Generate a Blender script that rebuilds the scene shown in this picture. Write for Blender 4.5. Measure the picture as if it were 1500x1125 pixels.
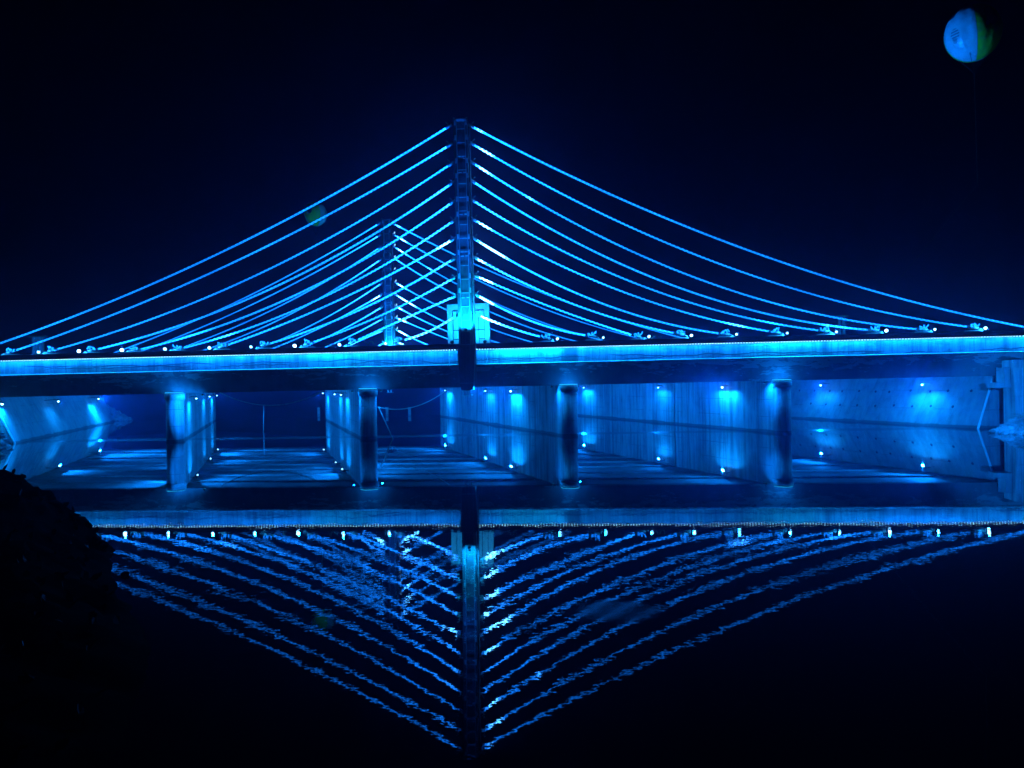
import bpy, math, random
from mathutils import Vector, Matrix, noise

random.seed(7)
for o in list(bpy.data.objects):
    bpy.data.objects.remove(o)
scene = bpy.context.scene
COL = scene.collection

# ------------------------------------------------------------------ camera
CAM_Z, F_PX, ROLL = 3.47, 1090.0, math.radians(1.0)
cam_data = bpy.data.cameras.new('camera')
cam_data.sensor_width = 36.0
cam_data.lens = F_PX / 1500.0 * 36.0
cam_data.clip_end = 5000
cam = bpy.data.objects.new('camera', cam_data)
cam.location = (0, 0, CAM_Z)
cam.rotation_euler = (Matrix.Rotation(math.radians(90), 3, 'X') @ Matrix.Rotation(-ROLL, 3, 'Z')).to_euler()
COL.objects.link(cam)
scene.camera = cam

# ------------------------------------------------------------------ night sky
world = bpy.data.worlds.new('World')
scene.world = world
world.use_nodes = True
wn, wl = world.node_tree.nodes, world.node_tree.links
wn.clear()
w_out = wn.new('ShaderNodeOutputWorld')
w_bg = wn.new('ShaderNodeBackground')
w_tc = wn.new('ShaderNodeTexCoord')
w_sep = wn.new('ShaderNodeSeparateXYZ')
w_ramp = wn.new('ShaderNodeValToRGB')
wl.new(w_tc.outputs['Generated'], w_sep.inputs[0])
wl.new(w_sep.outputs['Z'], w_ramp.inputs[0])
cr = w_ramp.color_ramp
cr.elements[0].position = 0.0
cr.elements[0].color = (0.0, 0.0004, 0.006, 1)
cr.elements[1].position = 0.42
cr.elements[1].color = (0.0, 0.0, 0.0003, 1)
e = cr.elements.new(0.16)
e.color = (0.0, 0.0001, 0.0018, 1)
wl.new(w_ramp.outputs[0], w_bg.inputs[0])
w_bg.inputs[1].default_value = 1.0
wl.new(w_bg.outputs[0], w_out.inputs[0])

vs = scene.view_settings
vs.view_transform = 'Standard'
vs.look = 'None'
vs.exposure = 0.0
vs.gamma = 1.0
vs.use_curve_mapping = False
scene.cycles.use_denoising = True
scene.cycles.max_bounces = 6
scene.cycles.diffuse_bounces = 2
scene.cycles.glossy_bounces = 3
scene.cycles.volume_bounces = 0
scene.cycles.sample_clamp_indirect = 6.0
scene.cycles.use_light_tree = True

# ------------------------------------------------------------------ geometry of the place
SKEW = -0.33                       # the pier walls run at a slant to the bridge


def yb(X):
    return 49.4 - 0.045 * (X + 3.0)


def bp(X, off, z):
    """point on the bridge: X along it, off metres behind its near face"""
    return Vector((X + SKEW * off, yb(X) + off, z))


def ray(x, y):
    u, v = (x - 750.0) / F_PX, (562.5 - y) / F_PX
    c, s = math.cos(ROLL), math.sin(ROLL)
    return Vector((u * c + v * s, 1.0, -u * s + v * c))


def on_plane(x, y, off=0.0):
    """where a line of sight meets the vertical plane off metres behind the bridge face"""
    d = ray(x, y)
    k = -0.045
    # Y = 49.4 + k*(X+3) + off
    t = (49.4 + 3 * k + off) / (1.0 - k * d.x)
    return Vector((d.x * t, t, CAM_Z + d.z * t))


def on_depth(x, y, Y):
    d = ray(x, y)
    return Vector((d.x * Y, Y, CAM_Z + d.z * Y))


def on_water(x, y):
    d = ray(x, y)
    t = -CAM_Z / d.z
    return Vector((d.x * t, t, 0))


def h_dots(X):
    return 5.66 + 0.0048 * (X + 27.4)


def h_ledge(X):
    return h_dots(X) - 0.92


def h_soffit(X):
    return 3.24 + 0.0040 * (X + 20.0)


DECK_W = 33.5                      # the deck reaches this far back

# ------------------------------------------------------------------ node helpers


def new_mat(name):
    m = bpy.data.materials.new(name)
    m.use_nodes = True
    n, l = m.node_tree.nodes, m.node_tree.links
    n.clear()
    out = n.new('ShaderNodeOutputMaterial')
    return m, n, l, out


def math_node(n, l, op, a, b=None, clamp=False):
    nd = n.new('ShaderNodeMath')
    nd.operation = op
    nd.use_clamp = clamp
    for i, v in enumerate((a, b)):
        if v is None:
            continue
        if isinstance(v, (int, float)):
            nd.inputs[i].default_value = v
        else:
            l.new(v, nd.inputs[i])
    return nd.outputs[0]


def noise_node(n, l, vec, scale, detail=4, rough=0.55, dims=None, dist=0.0):
    nd = n.new('ShaderNodeTexNoise')
    nd.inputs['Scale'].default_value = scale
    nd.inputs['Detail'].default_value = detail
    nd.inputs['Roughness'].default_value = rough
    nd.inputs['Distortion'].default_value = dist
    if vec is not None:
        l.new(vec, nd.inputs['Vector'])
    return nd


def mapping(n, l, vec, scale=(1, 1, 1), loc=(0, 0, 0), rot=(0, 0, 0)):
    nd = n.new('ShaderNodeMapping')
    nd.inputs['Scale'].default_value = scale
    nd.inputs['Location'].default_value = loc
    nd.inputs['Rotation'].default_value = rot
    l.new(vec, nd.inputs['Vector'])
    return nd.outputs[0]


def maprange(n, l, v, a, b, c=0.0, d=1.0, smooth=True):
    nd = n.new('ShaderNodeMapRange')
    nd.interpolation_type = 'SMOOTHSTEP' if smooth else 'LINEAR'
    nd.inputs['From Min'].default_value = a
    nd.inputs['From Max'].default_value = b
    nd.inputs['To Min'].default_value = c
    nd.inputs['To Max'].default_value = d
    l.new(v, nd.inputs['Value'])
    return nd.outputs[0]


def mix_col(n, l, fac, a, b):
    nd = n.new('ShaderNodeMix')
    nd.data_type = 'RGBA'
    if isinstance(fac, (int, float)):
        nd.inputs[0].default_value = fac
    else:
        l.new(fac, nd.inputs[0])
    for idx, v in ((6, a), (7, b)):
        if isinstance(v, tuple):
            nd.inputs[idx].default_value = (*v, 1) if len(v) == 3 else v
        else:
            l.new(v, nd.inputs[idx])
    return nd.outputs[2]


def concrete(name, light=(0.36, 0.36, 0.35), dark=(0.2, 0.2, 0.2), streak=0.5, form=None, drains_scallops=False, rough=0.8, bump=0.3, cracks=False, stains=None, tide=None):
    m, n, l, out = new_mat(name)
    geo = n.new('ShaderNodeNewGeometry')
    pos = geo.outputs['Position']
    bs = n.new('ShaderNodeBsdfPrincipled')
    a = noise_node(n, l, pos, 0.9, 6, 0.6)
    st = noise_node(n, l, mapping(n, l, pos, (2.6, 2.6, 0.18)), 1.0, 5, 0.65)
    f = math_node(n, l, 'ADD', math_node(n, l, 'MULTIPLY', a.outputs[0], 1 - streak),
                  math_node(n, l, 'MULTIPLY', st.outputs[0], streak))
    f = maprange(n, l, f, 0.34, 0.64)
    col = mix_col(n, l, f, dark, light)
    fine = noise_node(n, l, pos, 14.0, 3, 0.6)
    col = mix_col(n, l, maprange(n, l, fine.outputs[0], 0.3, 0.7, 0.0, 0.25), col, (dark[0] * .7, dark[1] * .7, dark[2] * .7))
    sep = n.new('ShaderNodeSeparateXYZ')
    l.new(pos, sep.inputs[0])
    if drains_scallops:
        # drip stains below the drain outlets and fine streaks painted in for the diodes' scallops of light
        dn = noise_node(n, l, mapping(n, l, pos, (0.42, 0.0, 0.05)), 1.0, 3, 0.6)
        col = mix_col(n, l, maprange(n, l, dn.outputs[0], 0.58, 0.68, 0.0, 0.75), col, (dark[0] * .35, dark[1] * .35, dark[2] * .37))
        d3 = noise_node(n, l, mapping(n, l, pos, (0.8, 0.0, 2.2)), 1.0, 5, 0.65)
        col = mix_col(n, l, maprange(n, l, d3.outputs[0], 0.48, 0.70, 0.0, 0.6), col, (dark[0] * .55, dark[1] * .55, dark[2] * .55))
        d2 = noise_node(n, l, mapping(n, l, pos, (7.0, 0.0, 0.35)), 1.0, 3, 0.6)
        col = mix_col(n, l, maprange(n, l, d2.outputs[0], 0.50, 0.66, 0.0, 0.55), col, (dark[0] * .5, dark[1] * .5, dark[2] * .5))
    if form:
        # lines left by the formwork boards
        fz = math_node(n, l, 'FRACT', math_node(n, l, 'DIVIDE', math_node(n, l, 'ADD', sep.outputs['Z'], 0.1), form))
        fd = math_node(n, l, 'MINIMUM', fz, math_node(n, l, 'SUBTRACT', 1.0, fz))
        fn_ = noise_node(n, l, mapping(n, l, pos, (0.6, 0.6, 0.1)), 1.0, 3, 0.6)
        col = mix_col(n, l, math_node(n, l, 'MULTIPLY', maprange(n, l, fd, 0.008, 0.022, 0.7, 0.0), maprange(n, l, fn_.outputs[0], 0.42, 0.58)), col, (dark[0] * .4, dark[1] * .4, dark[2] * .4))
        fy = math_node(n, l, 'FRACT', math_node(n, l, 'DIVIDE', sep.outputs['Y'], 2.44))
        fe = math_node(n, l, 'MINIMUM', fy, math_node(n, l, 'SUBTRACT', 1.0, fy))
        col = mix_col(n, l, maprange(n, l, fe, 0.004, 0.010, 0.5, 0.0), col, (dark[0] * .5, dark[1] * .5, dark[2] * .5))
    if cracks:
        # long wandering cracks running along the beam
        for zc, sc, th, seed in ((5.12, 0.22, 0.020, 0.0), (4.98, 0.35, 0.016, 31.0)):
            path = noise_node(n, l, mapping(n, l, pos, (sc, 0, 0), (seed, 0, 0)), 1.0, 6, 0.62)
            zz = math_node(n, l, 'ADD', math_node(n, l, 'MULTIPLY', path.outputs[0], 0.9), zc - 0.38)
            d = math_node(n, l, 'ABSOLUTE', math_node(n, l, 'SUBTRACT', sep.outputs['Z'], zz))
            gate = noise_node(n, l, mapping(n, l, pos, (0.13, 0, 0), (seed + 7, 0, 0)), 1.0, 2, 0.5)
            k = math_node(n, l, 'MULTIPLY', maprange(n, l, d, th, th * 2.4, 1, 0), maprange(n, l, gate.outputs[0], 0.42, 0.50))
            col = mix_col(n, l, math_node(n, l, 'MULTIPLY', k, 0.9), col, (0.04, 0.04, 0.045))
    if stains:
        # flaking pale patches left by the formwork
        pn = noise_node(n, l, mapping(n, l, pos, (0.9, 0.5, 3.4)), 1.0, 9, 0.70, dist=0.3)
        big = noise_node(n, l, mapping(n, l, pos, (0.09, 0.0, 0.0)), 1.0, 2, 0.5)
        v = math_node(n, l, 'ADD', pn.outputs[0], math_node(n, l, 'MULTIPLY', math_node(n, l, 'SUBTRACT', big.outputs[0], 0.5), 0.5))
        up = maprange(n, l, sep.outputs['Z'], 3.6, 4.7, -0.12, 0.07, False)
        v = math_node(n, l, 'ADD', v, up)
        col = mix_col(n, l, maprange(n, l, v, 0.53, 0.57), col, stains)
    if tide:
        tn = noise_node(n, l, mapping(n, l, pos, (0.5, 0.5, 0.5)), 1.0, 4, 0.6)
        zt = math_node(n, l, 'SUBTRACT', sep.outputs['Z'], math_node(n, l, 'MULTIPLY', tn.outputs[0], 0.25))
        col = mix_col(n, l, maprange(n, l, zt, -0.02, 0.10, 0.8, 0.0), col, tide)
    l.new(col, bs.inputs['Base Color'])
    bs.inputs['Roughness'].default_value = rough
    bs.inputs['Specular IOR Level'].default_value = 0.3 if rough < 0.9 else 0.02
    bn = n.new('ShaderNodeBump')
    bn.inputs['Strength'].default_value = bump
    bn.inputs['Distance'].default_value = 0.02
    l.new(noise_node(n, l, pos, 7.0, 6, 0.6).outputs[0], bn.inputs['Height'])
    l.new(bn.outputs[0], bs.inputs['Normal'])
    l.new(bs.outputs[0], out.inputs[0])
    return m


def painted(name, col, rough=0.45, metal=0.0, var=0.25):
    m, n, l, out = new_mat(name)
    geo = n.new('ShaderNodeNewGeometry')
    bs = n.new('ShaderNodeBsdfPrincipled')
    ns = noise_node(n, l, mapping(n, l, geo.outputs['Position'], (3, 3, 1.2)), 2.0, 6, 0.65)
    d = tuple(c * (1 - var) for c in col)
    u = tuple(min(1, c * (1 + var)) for c in col)
    l.new(mix_col(n, l, maprange(n, l, ns.outputs[0], 0.35, 0.65), d, u), bs.inputs['Base Color'])
    l.new(maprange(n, l, ns.outputs[0], 0.3, 0.7, rough * 0.8, min(1, rough * 1.25)), bs.inputs['Roughness'])
    bs.inputs['Metallic'].default_value = metal
    l.new(bs.outputs[0], out.inputs[0])
    return m


def glowing(name, col, strength, attr=None, sampling='AUTO'):
    m, n, l, out = new_mat(name)
    em = n.new('ShaderNodeEmission')
    em.inputs[0].default_value = (*col, 1)
    if attr:
        at = n.new('ShaderNodeAttribute')
        at.attribute_name = attr
        l.new(math_node(n, l, 'MULTIPLY', at.outputs['Fac'], strength), em.inputs[1])
        # driven hard, the diodes go from blue to white
        l.new(mix_col(n, l, maprange(n, l, at.outputs['Fac'], 10.0, 40.0, 0.0, 0.8), col, (0.10, 0.50, 1.0)), em.inputs[0])
    else:
        em.inputs[1].default_value = strength
    l.new(em.outputs[0], out.inputs[0])
    m.cycles.emission_sampling = sampling
    return m


BLUE = (0.001, 0.19, 1.0)
LED_BLUE = (0.003, 0.185, 1.0)
CYAN = (0.001, 0.36, 1.0)

M = {}
M['fascia'] = concrete('fascia concrete', (0.42, 0.42, 0.41), (0.17, 0.17, 0.17), 0.6, cracks=True, drains_scallops=True)
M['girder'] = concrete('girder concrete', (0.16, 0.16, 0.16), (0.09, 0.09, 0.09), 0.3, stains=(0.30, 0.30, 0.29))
M['soffit'] = concrete('soffit concrete', (0.44, 0.44, 0.43), (0.3, 0.3, 0.3), 0.2)
M['pier'] = concrete('pier concrete', (0.52, 0.52, 0.51), (0.17, 0.17, 0.17), 0.8, form=1.13, tide=(0.05, 0.055, 0.05))  # streak contrast raised in the colour to stand in for lamp wash bands
M['abutment'] = concrete('abutment concrete', (0.40, 0.40, 0.39), (0.22, 0.22, 0.22), 0.55, form=1.3, tide=(0.05, 0.055, 0.05))
M['joint'] = painted('joint filler', (0.03, 0.03, 0.03), 0.9)
M['portal'] = painted('portal render', (0.5, 0.5, 0.48), 0.7, 0, 0.12)
M['white'] = painted('white paint', (0.78, 0.78, 0.76), 0.6, 0, 0.08)
M['steel'] = painted('pylon steel', (0.13, 0.135, 0.15), 0.42, 0.2)
M['dark_steel'] = painted('dark steel', (0.035, 0.035, 0.04), 0.5, 0.2)
M['galv'] = painted('galvanised steel', (0.6, 0.61, 0.63), 0.5, 0.1)
M['black'] = painted('black housing', (0.015, 0.015, 0.017), 0.55)
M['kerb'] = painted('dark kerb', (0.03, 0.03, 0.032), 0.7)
M['wire'] = painted('black wire', (0.03, 0.03, 0.03), 0.5)
M['pale_wire'] = painted('pale wire', (0.5, 0.5, 0.5), 0.5)
M['stone'] = concrete('riprap stone', (0.46, 0.46, 0.44), (0.2, 0.2, 0.19), 0.1, bump=0.8)
M['rope'] = glowing('led sleeve', LED_BLUE, 1.0, 'glow')
M['strand'] = glowing('led strand', LED_BLUE, 1.0, 'glow', 'NONE')
M['dots'] = glowing('led dots', (0.28, 0.72, 1.0), 6.0, None, 'NONE')
M['lens'] = glowing('hot lens', (0.24, 0.60, 1.0), 20.0, None, 'NONE')
M['lens_small'] = glowing('small lens', (0.18, 0.55, 1.0), 9.0, None, 'NONE')
M['lens_cap'] = glowing('cap lens', (0.02, 0.55, 1.0), 1.8, None, 'NONE')
M['lens_far'] = glowing('far lens', (0.25, 0.6, 1.0), 1.6, None, 'NONE')


# ------------------------------------------------------------------ mesh helpers
class MB:
    def __init__(self):
        self.v, self.f = [], []

    def hexa(self, p):
        """eight points: bottom ring 0-3, top ring 4-7"""
        b = len(self.v)
        self.v += [Vector(q) for q in p]
        for q in ((0, 3, 2, 1), (4, 5, 6, 7), (0, 1, 5, 4), (1, 2, 6, 5), (2, 3, 7, 6), (3, 0, 4, 7)):
            self.f.append([b + i for i in q])
        return self

    def box(self, x0, x1, y0, y1, z0, z1):
        return self.hexa([(x0, y0, z0), (x1, y0, z0), (x1, y1, z0), (x0, y1, z0),
                          (x0, y0, z1), (x1, y0, z1), (x1, y1, z1), (x0, y1, z1)])

    def tube(self, pts, r, sides=6, cap=True):
        pts = [Vector(p) for p in pts]
        rr = r if isinstance(r, (list, tuple)) else [r] * len(pts)
        b = len(self.v)
        up = Vector((0, 0, 1))
        for i, p in enumerate(pts):
            t = (pts[min(i + 1, len(pts) - 1)] - pts[max(i - 1, 0)]).normalized()
            a = t.cross(up if abs(t.z) < 0.95 else Vector((0, 1, 0))).normalized()
            c = a.cross(t).normalized()
            for k in range(sides):
                w = 2 * math.pi * k / sides
                self.v.append(p + (a * math.cos(w) + c * math.sin(w)) * rr[i])
        for i in range(len(pts) - 1):
            for k in range(sides):
                k2 = (k + 1) % sides
                self.f.append([b + i * sides + k, b + i * sides + k2, b + (i + 1) * sides + k2, b + (i + 1) * sides + k])
        if cap:
            self.f.append([b + k for k in range(sides)][::-1])
            self.f.append([b + (len(pts) - 1) * sides + k for k in range(sides)])
        return self

    def lathe(self, axis_p, axis_d, prof, sides=16):
        """profile of (distance along axis, radius)"""
        d = Vector(axis_d).normalized()
        return self.tube([Vector(axis_p) + d * a for a, _ in prof], [r for _, r in prof], sides)

    def build(self, name, mat, parent=None, smooth=False, origin=None, attr=None):
        o0 = Vector(origin) if origin is not None else Vector((0, 0, 0))
        me = bpy.data.meshes.new(name)
        me.from_pydata([tuple(q - o0) for q in self.v], [], self.f)
        me.materials.append(M[mat])
        if smooth:
            me.polygons.foreach_set('use_smooth', [True] * len(me.polygons))
        if attr:
            a = me.attributes.new(attr[0], 'FLOAT', 'POINT')
            a.data.foreach_set('value', attr[1])
        me.update()
        ob = bpy.data.objects.new(name, me)
        COL.objects.link(ob)
        if parent is not None:
            ob.parent = parent
        elif origin is not None:
            ob.location = o0
        return ob


def thing(name, label, cat, loc=(0, 0, 0), group=None):
    o = bpy.data.objects.new(name, None)
    o.empty_display_size = 0.2
    o.location = loc
    COL.objects.link(o)
    return tag(o, label, cat, group)


def tag(o, label, cat, group=None):
    o['label'] = label
    o['category'] = cat
    if group:
        o['group'] = group
    return o


def copy_tree(o, parent=None):
    c = o.copy()
    COL.objects.link(c)
    c.parent = parent
    for ch in list(o.children):
        if ch is not c:
            copy_tree(ch, c)
    return c


def area_light(name, loc, direction, sx, sy, power, col, parent=None, xaxis=None):
    ld = bpy.data.lights.new(name, 'AREA')
    ld.shape = 'RECTANGLE'
    ld.size, ld.size_y = sx, sy
    ld.energy, ld.color = power, col
    ob = bpy.data.objects.new(name, ld)
    z = -Vector(direction).normalized()
    x = Vector(xaxis).normalized() if xaxis is not None else z.orthogonal().normalized()
    z = (z - x * z.dot(x)).normalized()
    y = z.cross(x).normalized()
    m = Matrix((x, y, z)).transposed().to_4x4()
    m.translation = Vector(loc)
    ob.matrix_world = m
    COL.objects.link(ob)
    if parent is not None:
        ob.parent = parent
        ob.matrix_parent_inverse = Matrix.Translation(parent.location).inverted()
    return ob


def spot_light(name, loc, direction, cone, power, col, parent=None, blend=0.6, radius=0.06):
    ld = bpy.data.lights.new(name, 'SPOT')
    ld.spot_size = math.radians(cone)
    ld.spot_blend = blend
    ld.energy, ld.color = power, col
    ld.shadow_soft_size = radius
    ob = bpy.data.objects.new(name, ld)
    q = Vector(direction).to_track_quat('-Z', 'Y')
    m = q.to_matrix().to_4x4()
    m.translation = Vector(loc)
    ob.matrix_world = m
    COL.objects.link(ob)
    if parent is not None:
        ob.parent = parent
        ob.matrix_parent_inverse = Matrix.Translation(parent.location).inverted()
    return ob


def point_light(name, loc, power, col, parent=None, radius=0.06):
    ld = bpy.data.lights.new(name, 'POINT')
    ld.energy, ld.color = power, col
    ld.shadow_soft_size = radius
    ob = bpy.data.objects.new(name, ld)
    ob.location = loc
    COL.objects.link(ob)
    if parent is not None:
        ob.parent = parent
        ob.matrix_parent_inverse = Matrix.Translation(parent.location).inverted()
    return ob


ORD = ['first', 'second', 'third', 'fourth', 'fifth', 'sixth', 'seventh', 'eighth', 'ninth', 'tenth', 'eleventh', 'twelfth', 'thirteenth', 'fourteenth']

# ------------------------------------------------------------------ river


def water_material():
    m, n, l, out = new_mat('river water')
    geo = n.new('ShaderNodeNewGeometry')
    pos = geo.outputs['Position']
    sep = n.new('ShaderNodeSeparateXYZ')
    l.new(pos, sep.inputs[0])
    Y = sep.outputs['Y']
    # breeze ruffles the water in front of the bridge, calm in its lee
    patch = noise_node(n, l, mapping(n, l, pos, (0.10, 0.22, 1)), 1.0, 3, 0.5)
    yy = math_node(n, l, 'ADD', Y, math_node(n, l, 'MULTIPLY', math_node(n, l, 'SUBTRACT', patch.outputs[0], 0.5), 5.0))
    far = maprange(n, l, yy, 13.0, 24.0, 1.0, 0.0)
    near = maprange(n, l, yy, 6.5, 12.5, 0.33, 1.0)
    gust = maprange(n, l, noise_node(n, l, mapping(n, l, pos, (0.5, 0.9, 1)), 1.0, 3, 0.55).outputs[0], 0.32, 0.68, 0.25, 1.45)
    amp = math_node(n, l, 'MULTIPLY', math_node(n, l, 'MULTIPLY', far, near), gust)
    a_small = math_node(n, l, 'ADD', math_node(n, l, 'MULTIPLY', amp, 0.021), 0.0028)
    a_big = math_node(n, l, 'ADD', math_node(n, l, 'MULTIPLY', amp, 0.0045), 0.0020)

    def slopes(scale, amp_s, seed):
        nd = noise_node(n, l, mapping(n, l, pos, (0.62, 1.25, 1), (seed, seed * .7, 0)), scale, 4, 0.6)
        s = n.new('ShaderNodeVectorMath')
        s.operation = 'SUBTRACT'
        l.new(nd.outputs['Color'], s.inputs[0])
        s.inputs[1].default_value = (0.5, 0.5, 0.5)
        k = n.new('ShaderNodeVectorMath')
        k.operation = 'SCALE'
        l.new(s.outputs[0], k.inputs[0])
        l.new(amp_s, k.inputs['Scale'])
        return k.outputs[0]
    s1 = slopes(13.0, a_small, 3.1)
    s2 = slopes(1.5, a_big, 17.7)
    add = n.new('ShaderNodeVectorMath')
    add.operation = 'ADD'
    l.new(s1, add.inputs[0])
    l.new(s2, add.inputs[1])
    fl = n.new('ShaderNodeVectorMath')
    fl.operation = 'MULTIPLY'
    l.new(add.outputs[0], fl.inputs[0])
    fl.inputs[1].default_value = (0.6, 1, 0)
    up = n.new('ShaderNodeVectorMath')
    up.operation = 'ADD'
    l.new(fl.outputs[0], up.inputs[0])
    up.inputs[1].default_value = (0, 0, 1)
    nm = n.new('ShaderNodeVectorMath')
    nm.operation = 'NORMALIZE'
    l.new(up.outputs[0], nm.inputs[0])
    # shear lines along both drip edges of the deck and one ruffled patch
    drip = math_node(n, l, 'ADD', math_node(n, l, 'MULTIPLY', math_node(n, l, 'ADD', sep.outputs['X'], 3.0), 0.045), Y)
    d1 = maprange(n, l, math_node(n, l, 'ABSOLUTE', math_node(n, l, 'SUBTRACT', drip, 51.2)), 0.5, 2.2, 1.0, 0.0)
    d2 = maprange(n, l, math_node(n, l, 'ABSOLUTE', math_node(n, l, 'SUBTRACT', drip, 84.0)), 0.3, 2.2, 1.0, 0.0)
    px = math_node(n, l, 'DIVIDE', math_node(n, l, 'SUBTRACT', sep.outputs['X'], 1.55), 0.75)
    py = math_node(n, l, 'DIVIDE', math_node(n, l, 'SUBTRACT', Y, 11.3), 0.62)
    rr = math_node(n, l, 'SQRT', math_node(n, l, 'ADD', math_node(n, l, 'MULTIPLY', px, px), math_node(n, l, 'MULTIPLY', py, py)))
    rr = math_node(n, l, 'ADD', rr, math_node(n, l, 'MULTIPLY', math_node(n, l, 'SUBTRACT', patch.outputs[0], 0.5), 0.5))
    d3 = maprange(n, l, rr, 0.5, 1.2, 0.3, 0.0)
    band = math_node(n, l, 'MAXIMUM', math_node(n, l, 'MAXIMUM', d1, d2), d3)
    bs = n.new('ShaderNodeBsdfPrincipled')
    bs.inputs['Base Color'].default_value = (0.004, 0.010, 0.010, 1)
    bs.inputs['IOR'].default_value = 1.38
    bs.inputs['Roughness'].default_value = 0.0
    l.new(math_node(n, l, 'ADD', math_node(n, l, 'MULTIPLY', band, 0.16), 0.012), bs.inputs['Roughness'])
    l.new(nm.outputs[0], bs.inputs['Normal'])
    l.new(bs.outputs[0], out.inputs[0])
    return m


M['water'] = water_material()
w = MB()
w.v = [Vector(p) for p in ((-900, -60, 0), (900, -60, 0), (900, 1500, 0), (-900, 1500, 0))]
w.f = [[0, 1, 2, 3]]
river = w.build('river', 'water')
river['kind'] = 'structure'

# dark far shore upstream
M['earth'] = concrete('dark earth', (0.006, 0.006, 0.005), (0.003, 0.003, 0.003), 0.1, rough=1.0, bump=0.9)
fb = MB()
NX = 90
rows = [(150, -0.5), (156, 1.2), (190, 4), (260, 9), (420, 22), (700, 30)]
for j, (yy, zz) in enumerate(rows):
    for i in range(NX + 1):
        X = -600 + 1200 * i / NX
        k = noise.noise(Vector((X * 0.012, yy * 0.01, 3.3)))
        k2 = noise.noise(Vector((X * 0.08, yy * 0.05, 1.3)))
        fb.v.append(Vector((X, yy + 9 * k, zz * (1 + 0.45 * k) + (k2 * 0.8 if j else 0))))
for j in range(len(rows) - 1):
    for i in range(NX):
        a = j * (NX + 1) + i
        fb.f.append([a, a + 1, a + NX + 2, a + NX + 1])
hill = fb.build('hills', 'earth', smooth=True)
hill['kind'] = 'structure'

# ------------------------------------------------------------------ near bank, lower left
SHORE = [(-60, 25.5), (-34, 23.0), (-20, 20.6), (-13.5, 19.2), (-10.6, 17.9), (-9.0, 16.6), (-7.6, 13.9), (-6.6, 12.4), (-5.35, 10.7), (-4.5, 9.0), (-3.9, 7.0), (-3.2, 4.6), (-1.5, 2.0), (3, -1.0), (12, -4), (60, -10)]


def shore_pts(step=0.22):
    out = []
    for (a, b) in zip(SHORE[:-1], SHORE[1:]):
        a, b = Vector((*a, 0)), Vector((*b, 0))
        L = (b - a).length
        st = step if (abs(a.x) < 16) else 1.2
        k = max(1, int(L / st))
        out += [a.lerp(b, i / k) for i in range(k)]
    out.append(Vector((*SHORE[-1], 0)))
    return out


sp = shore_pts()
bk = MB()
PROF = [(-0.5, -0.5), (-0.1, -0.06), (0.1, 0.12), (0.35, 0.38), (0.62, 0.7), (0.9, 1.0), (1.2, 1.25), (1.6, 1.5), (2.1, 1.72), (2.8, 1.9), (4, 2.05), (7, 2.2), (16, 2.5), (40, 3)]
fine = []
for (a, b) in zip(PROF[:-1], PROF[1:]):
    k = max(1, int((b[0] - a[0]) / 0.16)) if a[0] < 4 else 2
    fine += [(a[0] + (b[0] - a[0]) * i / k, a[1] + (b[1] - a[1]) * i / k) for i in range(k)]
PROF = fine + [PROF[-1]]
nrow = len(PROF)
for i, p in enumerate(sp):
    t = (sp[min(i + 1, len(sp) - 1)] - sp[max(i - 1, 0)]).normalized()
    nrm = Vector((t.y, -t.x, 0))          # towards the land (left / behind)
    for d, z in PROF:
        q = p + nrm * d
        land = max(0.0, min(1.0, (d + 0.1) / 0.8))
        steep = 0.42 + 0.62 * max(0.0, min(1.0, (q.y - 8.0) / 9.0)) if q.x < 2 else 0.42
        k = noise.fractal(Vector((q.x * 1.7, q.y * 1.7, 2.0)), 0.8, 2.1, 5)
        kk = noise.noise(Vector((q.x * 0.5, q.y * 0.5, 9.0)))
        bk.v.append(Vector((q.x + 0.12 * k, q.y + 0.12 * kk, z * steep + land * (0.22 * k + 0.25 * kk + 0.07 * noise.noise(Vector((q.x * 5, q.y * 5, 1.0)))))))
for i in range(len(sp) - 1):
    for j in range(nrow - 1):
        a = i * nrow + j
        bk.f.append([a, a + 1, a + nrow + 1, a + nrow])
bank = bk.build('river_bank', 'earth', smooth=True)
bank['kind'] = 'structure'

# ------------------------------------------------------------------ bridge deck
XL, XR = -60.0, 66.0
NSEG = 42


def strip_beam(mb, off0, off1, zlo, zhi, x0=XL, x1=XR, nseg=NSEG):
    b = len(mb.v)
    for i in range(nseg + 1):
        X = x0 + (x1 - x0) * i / nseg
        mb.v += [bp(X, off0, zlo(X)), bp(X, off1, zlo(X)), bp(X, off1, zhi(X)), bp(X, off0, zhi(X))]
    for i in range(nseg):
        a = b + i * 4
        for k in range(4):
            k2 = (k + 1) % 4
            mb.f.append([a + k, a + k2, a + 4 + k2, a + 4 + k])
    mb.f.append([b + 3, b + 2, b + 1, b])
    c = b + nseg * 4
    mb.f.append([c, c + 1, c + 2, c + 3])
    return mb


bridge = thing('bridge', 'long concrete bridge deck with glowing blue fascia spanning the dark river', 'bridge')
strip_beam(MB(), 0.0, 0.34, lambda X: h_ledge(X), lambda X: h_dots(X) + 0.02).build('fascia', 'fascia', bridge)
sill = strip_beam(MB(), -0.10, 0.34, lambda X: h_ledge(X) - 0.045, lambda X: h_ledge(X) - 0.002)
for i in range(NSEG + 1):
    sill.v[i * 4 + 3] = bp(XL + (XR - XL) * i / NSEG, -0.004, h_ledge(XL + (XR - XL) * i / NSEG) + 0.0)
    sill.v[i * 4 + 0].z += 0.005
sill.build('ledge', 'white', bridge)
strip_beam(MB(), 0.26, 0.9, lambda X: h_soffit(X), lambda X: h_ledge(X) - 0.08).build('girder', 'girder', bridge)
strip_beam(MB(), -0.40, 0.5, lambda X: h_dots(X) + 0.07, lambda X: h_dots(X) + 0.40).build('kerb', 'kerb', bridge)
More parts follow.
